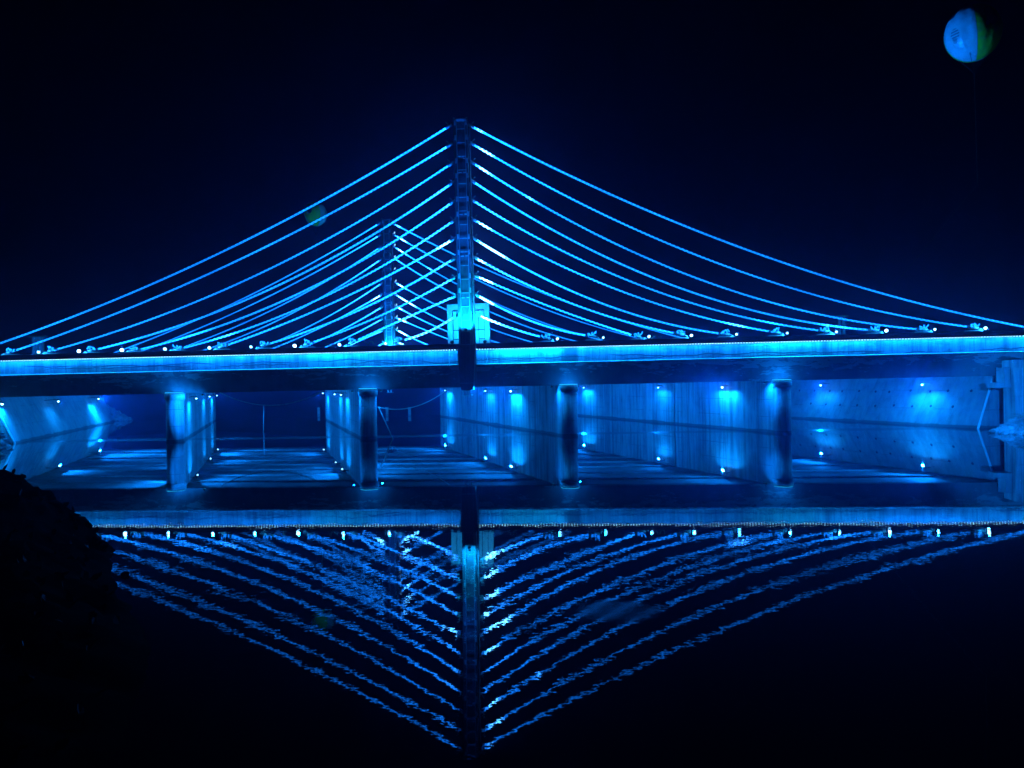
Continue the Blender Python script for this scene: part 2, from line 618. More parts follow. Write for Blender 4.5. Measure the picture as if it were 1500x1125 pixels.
strip_beam(MB(), 0.92, DECK_W, lambda X: h_soffit(X) + 0.12, lambda X: h_dots(X) + 0.05).build('deck_slab', 'soffit', bridge)
strip_beam(MB(), DECK_W + 0.02, DECK_W + 0.6, lambda X: h_soffit(X), lambda X: h_dots(X) + 0.4).build('edge_beam', 'girder', bridge)
for k in range(8):
    o_ = 4.2 + k * 3.9
    strip_beam(MB(), o_, o_ + 0.5, lambda X: h_soffit(X) + 0.0, lambda X: h_soffit(X) + 0.14).build('soffit_rib', 'soffit', bridge)

# strips of lights under the kerb, wired in lengths, uneven in output
seg_len = 4.2
nstrip = int((XR - XL) / seg_len)
HOT = {}
for i in range(nstrip):
    x0 = XL + i * seg_len
    x1 = x0 + seg_len - 0.02
    xm = (x0 + x1) / 2
    h = MB()
    strip_beam(h, -0.385, -0.005, lambda X: h_dots(X) + 0.056, lambda X: h_dots(X) + 0.068, x0, x1, 1)
    strip_beam(h, -0.385, -0.373, lambda X: h_dots(X) - 0.035, lambda X: h_dots(X) + 0.054, x0, x1, 1)  # front lip added to hide the area light from the water's reflection
    h = h.build('led_strip', 'black', bridge)
    d = MB()
    nd = int((x1 - x0) / 0.175)
    for k in range(nd):
        X = x0 + (k + 0.5) * (x1 - x0) / nd
        c = bp(X, -0.396, h_dots(X) + 0.008)
        d.box(c.x - 0.03, c.x + 0.03, c.y - 0.011, c.y + 0.011, c.z - 0.022, c.z + 0.022)
    dd = d.build('led_dots', 'dots', h)
    dd['kind'] = 'stuff'
    r = random.random()
    pw = 120 + 90 * r
    g = 0.17 + 0.07 * random.random()
    if random.random() < 0.28:
        pw *= 1.5
        g += 0.09
    c = bp(xm, -0.325, h_dots(xm) + 0.036)
    area_light('led_strip_light', c, (0.0, 0.62, -1.0), x1 - x0, 0.03, pw, (0.001, g, 1.0), h,
               xaxis=bp(x1, 0, h_dots(x1)) - bp(x0, 0, h_dots(x0)))

# ------------------------------------------------------------------ piers: long walls with a round nose
LAMP_COUNT = [0]


def wall_lamp(loc, out_dir, label, power=60, soffit=14, col=BLUE, tilt=None, lens='lens', arm=0.51):
    """small floodlight on a bracket washing the wall below it"""
    o = Vector(out_dir).normalized()
    t = thing('wall_lamp', label, 'lamp', loc, 'lamps below the bridge deck')
    L = Vector(loc)
    MB().tube([L - o * arm + Vector((0, 0, 0.10)), L - o * 0.2 + Vector((0, 0, 0.17)), L + Vector((0, 0, 0.14))], 0.025, 6).build('bracket', 'black', t, origin=loc)
    MB().lathe(L + Vector((0, 0, 0.16)), (0, 0, -1), [(0, 0.05), (0.03, 0.10), (0.1, 0.11), (0.12, 0.10)], 10).build('housing', 'black', t, origin=loc)
    MB().lathe(L + Vector((0, 0, 0.045)), (0, 0, -1), [(0, 0.06), (0.035, 0.07), (0.07, 0.062), (0.10, 0.03)], 10).build('lens', lens, t, True, origin=loc)
    down = tilt if tilt is not None else (-o * 0.19 + Vector((0, 0, -1)))
    wash = area_light('wall_lamp_beam', L + Vector((0, 0, -0.12)), down, 2.3, 0.08, power * 4.6, (0.001, 0.25, 1.0), t, xaxis=dirw)
    wash.data.spread = math.radians(145)
    if soffit:
        # wide spot added to the lamp, fills the opposite wall and the soffit
        spot_light('wall_lamp_fill', L + Vector((0, 0, -0.07)) + o * 0.09, o + Vector((0, 0, -0.05)), 165, power * soffit * 3.6, (0.001, 0.21, 1.0), t, 0.6, 0.05)
    return t


# near foot of each nose column (pixel at the waterline), and how deep the wall runs
PIERS = [(257, 648, 34.0, 'leftmost round-nosed concrete pier under the deck'),
         (540, 641, 31.0, 'round-nosed concrete pier second from the left'),
         (834, 638, 36.0, 'round-nosed concrete pier just right of the near pylon'),
         (1146, 633, 34.5, 'rightmost round-nosed concrete pier under the deck')]
CR = 0.56
PIER_NAME = ['leftmost pier', 'second pier from the left', 'third pier from the left', 'rightmost pier']
pier_axis = []
dirw = Vector((SKEW, 1, 0)).normalized()
perp = Vector((dirw.y, -dirw.x, 0))      # to the right of the wall direction
for ip, (px, py, depth, lab) in enumerate(PIERS):
    p = on_plane(px, py, -0.25)
    base = Vector((p.x, p.y, 0))
    pier_axis.append(base)
    top = h_soffit(p.x)
    t = thing('bridge_pier', lab, 'pier', base, 'piers standing in the river')
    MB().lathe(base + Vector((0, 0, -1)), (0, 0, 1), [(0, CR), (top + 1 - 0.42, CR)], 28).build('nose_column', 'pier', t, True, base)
    MB().lathe(base + Vector((0, 0, top - 0.42)), (0, 0, 1), [(0, CR + 0.005), (0.03, CR + 0.08), (0.40, CR + 0.08), (0.415, CR + 0.03)], 28).build('cap', 'portal', t, True, base)
    # two lengths of wall with a joint between them
    cut = 12.5
    L = depth
    for k, (a, b) in enumerate(((0.30, cut), (cut + 0.14, L))):
        pa, pb = base + dirw * a, base + dirw * b
        hw = 0.46
        mb = MB()
        mb.hexa([pa - perp * hw + Vector((0, 0, -1)), pa + perp * hw + Vector((0, 0, -1)), pb + perp * hw + Vector((0, 0, -1)), pb - perp * hw + Vector((0, 0, -1)),
                 pa - perp * hw + Vector((0, 0, top - 0.02)), pa + perp * hw + Vector((0, 0, top - 0.02)), pb + perp * hw + Vector((0, 0, top + 0.02)), pb - perp * hw + Vector((0, 0, top + 0.02))])
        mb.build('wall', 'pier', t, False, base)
    pj = base + dirw * (cut + 0.07)
    MB().hexa([pj + perp * sx * 0.40 + dirw * sy * 0.068 + Vector((0, 0, z)) for z in (-1, top - 0.05) for sx, sy in ((-1, -1), (1, -1), (1, 1), (-1, 1))]).build('joint', 'joint', t, False, base)
    # tail column
    pe = base + dirw * L
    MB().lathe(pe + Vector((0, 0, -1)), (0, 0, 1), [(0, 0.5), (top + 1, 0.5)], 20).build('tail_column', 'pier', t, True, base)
    # bright uplight ring on top of the cap
    up = thing('cap_uplight', ['uplight on top of the leftmost pier cap', 'uplight on the cap of the second pier from the left',
                               'uplight on the pier cap right of the near pylon', 'uplight on the rightmost pier cap'][ip], 'lamp',
               base + Vector((0, 0, top)), 'uplights on the pier caps')
    c = base + Vector((0, -0.20, top - 0.05))
    ring_h, ring_l = MB(), MB()
    arc = [base + Vector((math.cos(a) * (CR + 0.02), math.sin(a) * (CR + 0.02), 0)) for a in (math.pi + math.pi * q / 18 for q in range(19))]
    ring_h.tube([p_ + Vector((0, 0, top + 0.012)) for p_ in arc], 0.022, 5)
    ring_l.tube([p_ + Vector((0, 0, top + 0.048)) for p_ in arc], 0.018, 5)
    ring_h.build('housing', 'black', up, True, up.location)
    ring_l.build('lens', 'lens_cap', up, True, up.location)
    point_light('cap_uplight_glow', c + Vector((0, -0.06, 0.078)), 170.0, (0.001, 0.20, 1.0), up, 0.012)

# small downlights added beside the nose columns to light them
NOSE = [((1.9, -1.7, 5.0),), ((0.95, 0.6, 0.9), (-0.95, 0.6, 0.9)), ((0.95, 0.6, 0.9), (-0.95, 0.6, 0.8)), ((-1.0, 0.45, 1.2), (0.95, 0.6, 0.9))]
for ip, lst in enumerate(NOSE):
    for (a, b, k) in lst:
        base = pier_axis[ip]
        p = base + perp * a + dirw * b
        p.z = h_soffit(base.x) - 0.16
        t = thing('downlight', 'small dark added downlight hung on the %s side of the %s nose' % ('right' if a > 0 else 'left', PIER_NAME[ip]), 'lamp', p, 'added downlights beside the pier noses')
        MB().box(p.x - 0.07, p.x + 0.07, p.y - 0.07, p.y + 0.07, p.z, p.z + 0.10).build('housing', 'black', t, False, p)
        MB().lathe(p + Vector((0, 0, 0.10)), (0, 0, 1), [(0, 0.02), (0.2, 0.02)], 6).build('hanger', 'black', t, False, p)
        MB().box(p.x - 0.05, p.x + 0.05, p.y - 0.05, p.y + 0.05, p.z - 0.006, p.z - 0.001).build('lens', 'lens_cap', t, False, p)
        aim = base + Vector((0, 0, 1.2)) - p
        spot_light('downlight_beam', p + Vector((0, 0, -0.02)), aim, 150, 560 * k, BLUE, t, 1.0, 0.05)

# lamps on the pier walls: side +1 = right face, -1 = left face
SIDE_NAME = {1: 'right', -1: 'left'}
WALL_LAMPS = {0: [(4.6, 60), (18.0, 45), (28.5, 60)], 1: [(8.6, 45), (14.2, 40), (28.0, 50)], 2: [(9.3, 85), (16.3, 30), (31.5, 60)], 3: [(5.2, 55), (14.3, 22), (29.5, 60)]}
DEPTH_NAME = ['nearest', 'middle', 'farthest']
for ip, lamps in WALL_LAMPS.items():
    for side in (1, -1):
        for k, (a, pw) in enumerate(lamps):
            base = pier_axis[ip]
            p = base + dirw * a + perp * side * (0.46 + 0.5)
            p.z = h_soffit(base.x) - 0.42
            wall_lamp(p, perp * side, '%s lamp on the %s face of the %s' % (DEPTH_NAME[k], SIDE_NAME[side], PIER_NAME[ip]), pw, 16, lens='lens_small' if ip < 2 or k else 'lens')

# ------------------------------------------------------------------ abutments: battered walls on both shores
BATTER = 0.42


def abutment(side, near_px, label, L):
    """near_px: pixel where the near corner of the wall meets the water; side +1 right shore"""
    near = on_water(*near_px)
    top = h_soffit(near.x) + 0.05
    t = thing('abutment_wall', label, 'wall', near)
    out = perp * side                       # away from the river
    far = near + dirw * L
    back = 9.0
    nU, nV = 24, 6

    def pt(u, v, b=0.0):
        q = near.lerp(far, u) + out * (BATTER * (v * (top + 1) - 1) + b)
        return Vector((q.x, q.y, v * (top + 1) - 1))
    mb = MB()
    pts = [pt(0, 0), pt(0, 0, 0) + out * back, pt(1, 0) + out * back, pt(1, 0), pt(0, 1), pt(0, 0) + out * back + Vector((0, 0, top + 1)), pt(1, 0) + out * back + Vector((0, 0, top + 1)), pt(1, 1)]
    if side > 0:
        mb.hexa(pts)
    else:
        mb.hexa([pts[i] for i in (1, 0, 3, 2, 5, 4, 7, 6)])
    mb.build('wall', 'abutment', t, False, near)
    # pale arris strip along the battered near edge
    a, b = pt(0, 1 / (top + 1)), pt(0, 1 - 0.12 / (top + 1))
    e = MB()
    off_ = -dirw * 0.03
    e.tube([a + off_, b + off_], 0.07, 6)
    e.build('edge_strip', 'white', t, False, near)
    return t, near, top, out, pt


rt, r_near, r_top, r_out, r_pt = abutment(1, (1432, 628), 'battered concrete abutment wall with weep holes on the right shore', 36)
lt, l_near, l_top, l_out, l_pt = abutment(-1, (22, 650), 'battered concrete abutment wall on the left shore', 35)

# weep holes in two rows
hole = MB()
hd = None
for row, v, us in ((0, 0.76, [0.035 + 0.047 * i for i in range(13)]), (1, 0.52, [0.06 + 0.05 * i for i in range(9)])):
    for u in us:
        u += random.uniform(-0.006, 0.006)
        p = r_pt(u, v + random.uniform(-0.015, 0.015))
        nrm = (-r_out + Vector((0, 0, BATTER))).normalized()
        if hd is None:
            hole.lathe((0, 0, 0), nrm, [(-0.05, 0.10), (0.010, 0.10), (0.012, 0.075), (-0.02, 0.07)], 10)
            hd = hole.build('weep_hole', 'joint', rt)
            ho = hd
        else:
            ho = hd.copy()
            COL.objects.link(ho)
            ho.parent = rt
        ho.location = p - r_near

# lamps on the abutments
for (x, y, lab, pw) in ((1366, 567, 'lamp near the open end of the right abutment wall', 48), (1216, 563, 'lamp midway along the right abutment wall', 26)):
    best = min((i / 400 for i in range(400)), key=lambda u: abs((lambda q: 750 + F_PX * q.x / q.y)(r_pt(u, 0.87)) - x))
    q = r_pt(best, 0.87) - r_out * 1.0
    wall_lamp(q, -r_out, lab, pw, 22, BLUE, tilt=(-r_out * 0.10 + Vector((0, 0, -1))), arm=1.0)
for (x, y, lab, pw) in ((3, 592, 'lamp at the left edge beside the left abutment wall', 60), (65, 583, 'dim lamp midway along the left abutment wall', 20), (128, 582, 'lamp near the far end of the left abutment wall', 150)):
    best = min((i / 400 for i in range(-200, 400)), key=lambda u: abs((lambda q: 750 + F_PX * q.x / q.y)(l_pt(u, 0.87)) - x))
    q = l_pt(best, 0.87) - l_out * 1.0
    if x == 3:
        q = on_plane(3, 592, -0.5)
    far_lamp = wall_lamp(q, -l_out, lab, pw, 0 if x == 3 else 22, BLUE, tilt=(-l_out * 0.10 + Vector((0, 0, -1))), arm=1.0)

spot_light('slope_fill', q + Vector((0, 0, -0.15)), on_water(172, 616) + Vector((0, 1.5, 0.6)) - q, 60, 2500, BLUE, far_lamp, 0.8, 0.06)  # extra spot added at the last lamp to brighten the stone slope

# far edge of the right abutment: the stepped end block, and the square pillar at the frame edge
p0 = on_plane(1457, 562, -0.9)
p1 = on_plane(1484, 562, -0.9)
blk = thing('end_block', 'stepped concrete block on top of the right abutment end', 'block', p0)
zt = on_plane(1470, 538, -0.9).z
MB().box(p0.x, p0.x + 1.2, p0.y, p0.y + 0.8, p0.z - 0.28, p0.z + 0.06).build('step', 'abutment', blk, False, p0)
MB().box(p0.x + 0.62, p0.x + 0.98, p0.y + 0.02, p0.y + 0.8, p0.z + 0.062, zt).build('upstand', 'abutment', blk, False, p0)
pc = on_plane(1487, 600, -1.2)
pil = thing('concrete_pillar', 'tall square concrete pillar cut by the right frame edge', 'pillar', (pc.x, pc.y, 0))
zt = on_plane(1490, 527, -1.2).z
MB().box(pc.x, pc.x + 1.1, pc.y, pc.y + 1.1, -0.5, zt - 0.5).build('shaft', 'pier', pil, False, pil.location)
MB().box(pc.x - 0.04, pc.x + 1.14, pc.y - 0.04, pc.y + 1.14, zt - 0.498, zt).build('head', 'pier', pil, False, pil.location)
q = on_depth(1535, 545, 36.0)
fl = thing('floodlight', 'dark floodlight on a post by the water beyond the right frame edge', 'floodlight', q)
MB().lathe(q + Vector((0.1, -0.05, 0.02)), (-0.6, 0.7, -0.4), [(0, 0.05), (0.05, 0.1), (0.12, 0.11)], 10).build('housing', 'black', fl, True, q)
MB().tube([q + Vector((0.1, -0.1, 0.02)), q + Vector((0.1, -0.1, -4.5))], 0.05, 8).build('post', 'black', fl, True, q)
spot_light('floodlight_beam', q + Vector((-0.2, 0.24, -0.14)), on_depth(1490, 600, 46.0) - q, 50, 13000, BLUE, fl, 0.8, 0.08)


# riprap stones
def stone_mesh(seed):
    random.seed(seed)
    mb = MB()
    rings, sides = 4, 7
    mb.v.append(Vector((0, 0, -0.5)))
    for i in range(1, rings):
        th = math.pi * i / rings
        for k in range(sides):
            a = 2 * math.pi * (k + 0.5 * (i % 2)) / sides
            r = 0.5 * (0.8 + 0.4 * random.random())
            mb.v.append(Vector((math.sin(th) * math.cos(a) * r * 1.25, math.sin(th) * math.sin(a) * r * 1.25, -math.cos(th) * r)))
    mb.v.append(Vector((0, 0, 0.5)))
    for k in range(sides):
        mb.f.append([0, 1 + (k + 1) % sides, 1 + k])
        for i in range(rings - 2):
            a = 1 + i * sides
            mb.f.append([a + k, a + (k + 1) % sides, a + sides + (k + 1) % sides, a + sides + k])
        a = 1 + (rings - 2) * sides
        mb.f.append([a + k, a + (k + 1) % sides, len(mb.v) - 1])
    return mb


STONES = []
for s in range(5):
    so = stone_mesh(100 + s).build('stone', 'stone')
    STONES.append(so.data)
    bpy.data.objects.remove(so)
random.seed(11)


def riprap(label, crest, toe, depth_dir, rows, cols, size, group='stone slopes on the shores'):
    """stones laid in courses on a bank between a crest line and a toe line"""
    t = thing('riprap_slope', label, 'stones', toe[0], group)
    body = MB()
    a, b, c, d = (Vector(q) for q in (toe[0], toe[1], crest[1], crest[0]))
    dn = Vector((0, 0, -1.2))
    body.hexa([a + dn, b + dn, c + dn, d + dn, a, b, c, d])
    body.build('core', 'stone', t, False, toe[0])
    for i in range(rows):
        for j in range(cols):
            u = (j + 0.5 * (i % 2) + random.uniform(0.1, 0.6)) / cols
            v = (i + random.uniform(0.2, 0.8)) / rows
            if u > 1.05:
                continue
            p = a.lerp(b, u).lerp(d.lerp(c, u), v)
            o = bpy.data.objects.new('stone', random.choice(STONES))
            COL.objects.link(o)
            o.parent = t
            o.location = p - Vector(toe[0]) + Vector((0, 0, 0.02))
            o.rotation_euler = (random.uniform(-.5, .5), random.uniform(-.5, .5), random.uniform(0, 6.3))
            s = size * random.uniform(0.7, 1.25)
            o.scale = (s * 1.3, s, s * 0.62)
    return t


# right: mound in front of the pillar
w0, w1 = on_water(1452, 634), on_water(1560, 641)
t0, t1 = on_depth(1500, 606, w0.y + 0.6), on_depth(1600, 585, w0.y + 0.8)
riprap('pale stone riprap mound at the right edge of the water', (t0, t1), (w0, w1), None, 8, 14, 0.5)
# left: pale pile at the frame edge
w0, w1 = on_water(-60, 664), on_water(17, 654)
t0, t1 = on_depth(-60, 610, w1.y), on_depth(-6, 634, w1.y + 0.6)
riprap('pale riprap pile at the left frame edge by the water', (t0, t1), (w0, w1), None, 6, 7, 0.5)
# left, beyond the abutment: lit stone slope
w0, w1 = on_water(158, 617.5), on_water(196, 615.5)
t0, t1 = on_depth(144, 587, w0.y + 0.5), on_depth(150, 592, w0.y + 6)
riprap('lit stone slope beyond the left abutment wall', (t0, t1), (w0, w1), None, 11, 12, 0.36)

# ------------------------------------------------------------------ pylons
PB = on_plane(684, 505, -0.45)
PT = on_plane(674.9, 175, -0.45)
PH = (PT - PB).length
PX = (PT - PB).normalized()
pyl_rot = Matrix.Rotation(math.atan2(PX.x, PX.z), 4, 'Y') @ Matrix.Rotation(-0.045, 4, 'Z')

CABLE_Y = [184, 211, 239, 266, 294, 321.5, 348.5, 376.5, 405, 431.5, 461]


def make_pylon(label, below=3.25):
    t = thing('pylon', label, 'pylon', PB, 'pylons of the bridge')
    t.rotation_euler = pyl_rot.to_euler()
    H = PH
    # back plate and web make a channel open to the front
    MB().box(-0.28, 0.28, 0.10, 0.42, 0.0, H - 0.1).build('web', 'steel', t)
    MB().box(-0.50, -0.285, -0.30, 0.42, 0.0, H - 0.1).build('flange', 'steel', t)
    MB().box(0.285, 0.42, -0.30, 0.42, 0.0, H - 0.1).build('flange', 'steel', t)
    MB().tube([(0.535, -0.12, -2.6), (0.535, -0.12, H - 0.55)], 0.068, 12).build('side_pipe', 'steel', t, True)
    # slim angle sections bolted on the channel edges
    MB().box(-0.30, -0.272, -0.335, -0.305, 0.9, H - 0.3).build('edge_angle', 'galv', t)
    MB().box(0.272, 0.30, -0.335, -0.305, 0.9, H - 0.3).build('edge_angle', 'galv', t)
    MB().box(-0.52, 0.46, -0.34, 0.44, H - 0.098, H - 0.04).build('cap_plate', 'steel', t)
    for sx in (-0.46, 0.38):
        MB().box(sx - 0.05, sx + 0.05, -0.1, 0.1, H - 0.038, H + 0.10).build('lifting_lug', 'galv', t)
    for k in range(15):
        z = 1.6 + k * 0.9
        if z < H - 0.6:
            MB().box(-0.28, 0.28, 0.02, 0.05, z, z + 0.035).build('rung', 'galv', t)
    nsp = 5
    for k in range(nsp):
        z = H - 3.5 - k * 2.75
        MB().box(-0.27, -0.05, 0.055, 0.095, z, z + 0.05).build('splice_plate', 'galv', t)
        MB().box(0.06, 0.27, 0.055, 0.095, z + 0.01, z + 0.06).build('splice_plate', 'galv', t)
    for k, cy in enumerate(CABLE_Y):
        z = (505 - cy) / 22.05
        for sx in (-1, 1):
            x = -0.50 if sx < 0 else 0.42
            MB().hexa([(x, -0.05, z - 0.16), (x + sx * 0.16, -0.03, z - 0.08), (x + sx * 0.16, 0.03, z - 0.08), (x, 0.05, z - 0.16),
                       (x, -0.05, z + 0.16), (x + sx * 0.16, -0.03, z + 0.06), (x + sx * 0.16, 0.03, z + 0.06), (x, 0.05, z + 0.16)] if sx > 0 else
                      [(x + sx * 0.16, -0.03, z - 0.08), (x, -0.05, z - 0.16), (x, 0.05, z - 0.16), (x + sx * 0.16, 0.03, z - 0.08),
                       (x + sx * 0.16, -0.03, z + 0.06), (x, -0.05, z + 0.16), (x, 0.05, z + 0.16), (x + sx * 0.16, 0.03, z + 0.06)]).build('gusset', 'steel', t)
            e = -0.36 if sx < 0 else 0.36
            MB().box(e - 0.05, e + 0.05, -0.33, -0.302, z - 0.2 + 0.25 * (k % 2), z + 0.12 + 0.25 * (k % 2)).build('bracket_plate', 'galv', t)
    # lower sleeve, dark, hanging in front of the deck edge
    MB().box(-0.30, 0.30, -0.85, -0.36, -below + 0.25, 0.78).build('sleeve', 'dark_steel', t)
    MB().hexa([(-0.40, -0.75, -below + 0.3), (0.40, -0.75, -below + 0.3), (0.40, 0.28, -below + 0.3), (-0.40, 0.28, -below + 0.3),
               (-0.58, -0.75, -0.05), (0.62, -0.75, -0.05), (0.62, 0.28, -0.05), (-0.58, 0.28, -0.05)]).build('skirt', 'dark_steel', t)
    for sx in (-0.22, 0.0, 0.22):
        MB().box(sx - 0.025, sx + 0.025, -0.90, -0.852, -below + 0.3, 0.7).build('rib', 'dark_steel', t)
    for zz in (-0.06, -2.55):
        MB().box(-0.42, 0.42, -0.93, -0.905, zz, zz + 0.05).build('tie_bar', 'steel', t)
    for sx in (-0.2, 0.12):
        MB().tube([(sx, -0.6, -below + 0.25), (sx, -0.6, -below - 0.02)], 0.05, 8).build('anchor_bolt', 'galv', t)
    MB().box(-0.34, 0.32, -0.72, -0.4, -below - 0.06, -below - 0.02).build('base_plate', 'galv', t)
    return t


pylon = make_pylon('tall near pylon with dark steel channel and cyan lit foot')
FAR = Vector((-9.76, 28.9, 0.0))
far_pylon = copy_tree(pylon)
far_pylon.location = PB + FAR
far_pylon['label'] = 'smaller distant pylon seen through the cables behind the near one'

# floodlights at the foot of each pylon, shining up the steel


def pylon_floods(base, lab, k=1.0):
    for i, (dx, dy, dz, d, pw, cone) in enumerate(((0.0, -1.15, 0.92, (0, 0.55, 1), 700, 130), (-1.05, 1.0, 0.25, (0.26, 0.75, 1), 240, 120), (1.15, 1.0, 0.25, (-0.22, 0.75, 1), 330, 120))):
        p = base + Vector((dx, dy, dz))
        t = thing('floodlight', ['floodlight on the dark sleeve at the foot of %s', 'floodlight behind the left foot of %s', 'floodlight behind the right foot of %s'][i] % lab, 'floodlight', p, 'floodlights at the pylon feet')
        dv = Vector(d).normalized()
        MB().lathe(p - dv * 0.12, dv, [(0, 0.05), (0.04, 0.11), (0.12, 0.13), (0.15, 0.13)], 12).build('housing', 'black', t, True, p)
        MB().lathe(p + dv * 0.031, dv, [(0, 0.12), (0.006, 0.118)], 12).build('lens', 'lens_small', t, False, p)
        MB().tube([p + Vector((0, 0, -0.38 if i else -0.1)), p - dv * 0.1], 0.03, 6).build('stand', 'black', t, False, p)
        if i == 0:
            MB().tube([p + Vector((0, 0, -0.1)), p + Vector((0, 0.7, -0.1))], 0.03, 6).build('arm', 'black', t, False, p)
        spot_light('floodlight_beam', p + dv * 0.07, dv, cone, pw * k * 5, CYAN, t, 0.8, 0.06)
        if i == 0:
            spot_light('floodlight_beam', p + dv * 0.07, (-0.02, 0.10, 1), 24, 15000, (0.001, 0.10, 1.0), t, 1.0, 0.06)


pylon_floods(PB, 'the near pylon')
pylon_floods(PB + FAR, 'the distant pylon', 0.9)

# ------------------------------------------------------------------ portal wall behind the near pylon
q0, q1 = on_plane(656.5, 504, 2.6), on_plane(718, 504, 2.6)
zt = on_plane(687, 446.5, 2.6).z
W_, H_ = q1.x - q0.x, zt - q0.z + 0.6
gate = thing('portal_wall', 'bright cyan lit portal wall with recessed panels behind the near pylon', 'portal', Vector((q0.x, q0.y, q0.z - 0.6)))
gate.rotation_euler = (0, -0.012, -0.045)
bw = 0.34
MB().box(0, bw, 0, 0.7, 0, H_ - 0.002).build('post', 'portal', gate)
MB().box(W_ - bw, W_, 0, 0.7, 0, H_ - 0.002).build('post', 'portal', gate)
MB().box(bw + .002, W_ - bw - .002, 0, 0.7, H_ - bw, H_ - 0.002).build('lintel', 'portal', gate)
MB().box(-0.06, W_ + 0.06, -0.05, 0.76, H_, H_ + 0.05).build('coping', 'portal', gate)
MB().box(bw + .002, W_ - bw - .002, 0.36, 0.66, 0, H_ - bw - .002).build('back_wall', 'kerb', gate)  # dark colour put in so the gaps between panels look shadowed
zs = [0.05, 0.92, 1.55, H_ - bw - 0.06]
for sx0, sx1 in ((bw + 0.06, bw + 0.40), (W_ - bw - 0.40, W_ - bw - 0.06)):
    for a, b in zip(zs[:-1], zs[1:]):
        MB().box(sx0, sx1, 0.12, 0.355, a + 0.035, b - 0.035).build('panel', 'portal', gate)
for a, b in ((0.05, 1.55), (1.55, H_ - bw - 0.06)):
    MB().box(bw + 0.46, W_ - bw - 0.46, 0.16, 0.355, a + 0.035, b - 0.035).build('panel', 'portal', gate)

# ------------------------------------------------------------------ stay cables wound with light rope
LEFT = [((659.4, 184), (499, 279), (-48, 519)), ((660.5, 211.5), (518, 294.5), (15, 516)), ((662.3, 239), (340, 419.4), (75, 514)),
        ((664, 267), (340, 447.8), (134, 513.7)), ((665, 294.8), (486.7, 405.6), (197, 513.7)), ((666.2, 322.3), (486.7, 429), (260, 512)),
        ((666, 349.3), (486.7, 444), (325, 508)), ((667.2, 377.6), (518, 458), (386, 506)), ((667.6, 405.7), (555, 463.5), (450, 504)),
        ((669.6, 432.6), (580, 472.5), (515.5, 502)), ((669.8, 461.5), (626.8, 486), (583, 500))]
RIGHT = [((688, 183.5), (923.4, 297.6), (1512, 481)), ((689, 209), (870.6, 307.8), (1427, 480)), ((690, 237), (885, 349), (1353, 483)),
         ((690, 264), (826.6, 346), (1282, 484)), ((690, 292), (856, 383), (1209, 485)), ((692, 320.5), (856, 404.6), (1137, 487)),
         ((692.4, 348.2), (803, 410.5), (1063, 489.6)), ((693.5, 376), (797, 428), (997, 489.6)), ((694.6, 403), (812, 451.5), (935, 493.5)),
         ((695.6, 430.6), (782.6, 472), (868, 492.6)), ((697, 460), (753, 482), (801, 495.5))]
# hot stretches (from, to, gain) along each cable measured from the pylon
HOT_L = {6: [(0, .09, 14)], 5: [(.78, .9, 5)], 4: [(.75, .9, 3)], 9: [(.35, .6, 3)], 10: [(0, .06, 12), (.4, 1.0, 4)], 3: [(.85, 1, 2)]}
HOT_R = {0: [(.005, .035, 18)], 1: [(.01, .06, 22)], 2: [(.01, .06, 22), (.12, .17, 9)], 5: [(.01, .08, 20), (.82, .93, 5)], 6: [(.01, .17, 22)], 7: [(0.01, .07, 22)],
         8: [(.01, .13, 22)], 9: [(.01, .2, 22)], 10: [(.01, .4, 18)], 3: [(.85, .97, 4)], 4: [(.8, .9, 3)]}


def cable_curve(a, m, b):
    A, C = on_plane(*a, -0.42), on_plane(*b, 0.12)
    t = (m[0] - a[0]) / (b[0] - a[0])
    Mid = on_plane(*m, -0.42 + 0.54 * t)
    # quadratic through three points
    L0 = lambda s: (s - t) * (s - 1) / (t * 1.0)
    L1 = lambda s: s * (s - 1) / (t * (t - 1))
    L2 = lambda s: s * (s - t) / (1 - t)
    return lambda s: A * L0(s) + Mid * L1(s) + C * L2(s)


cables = {}


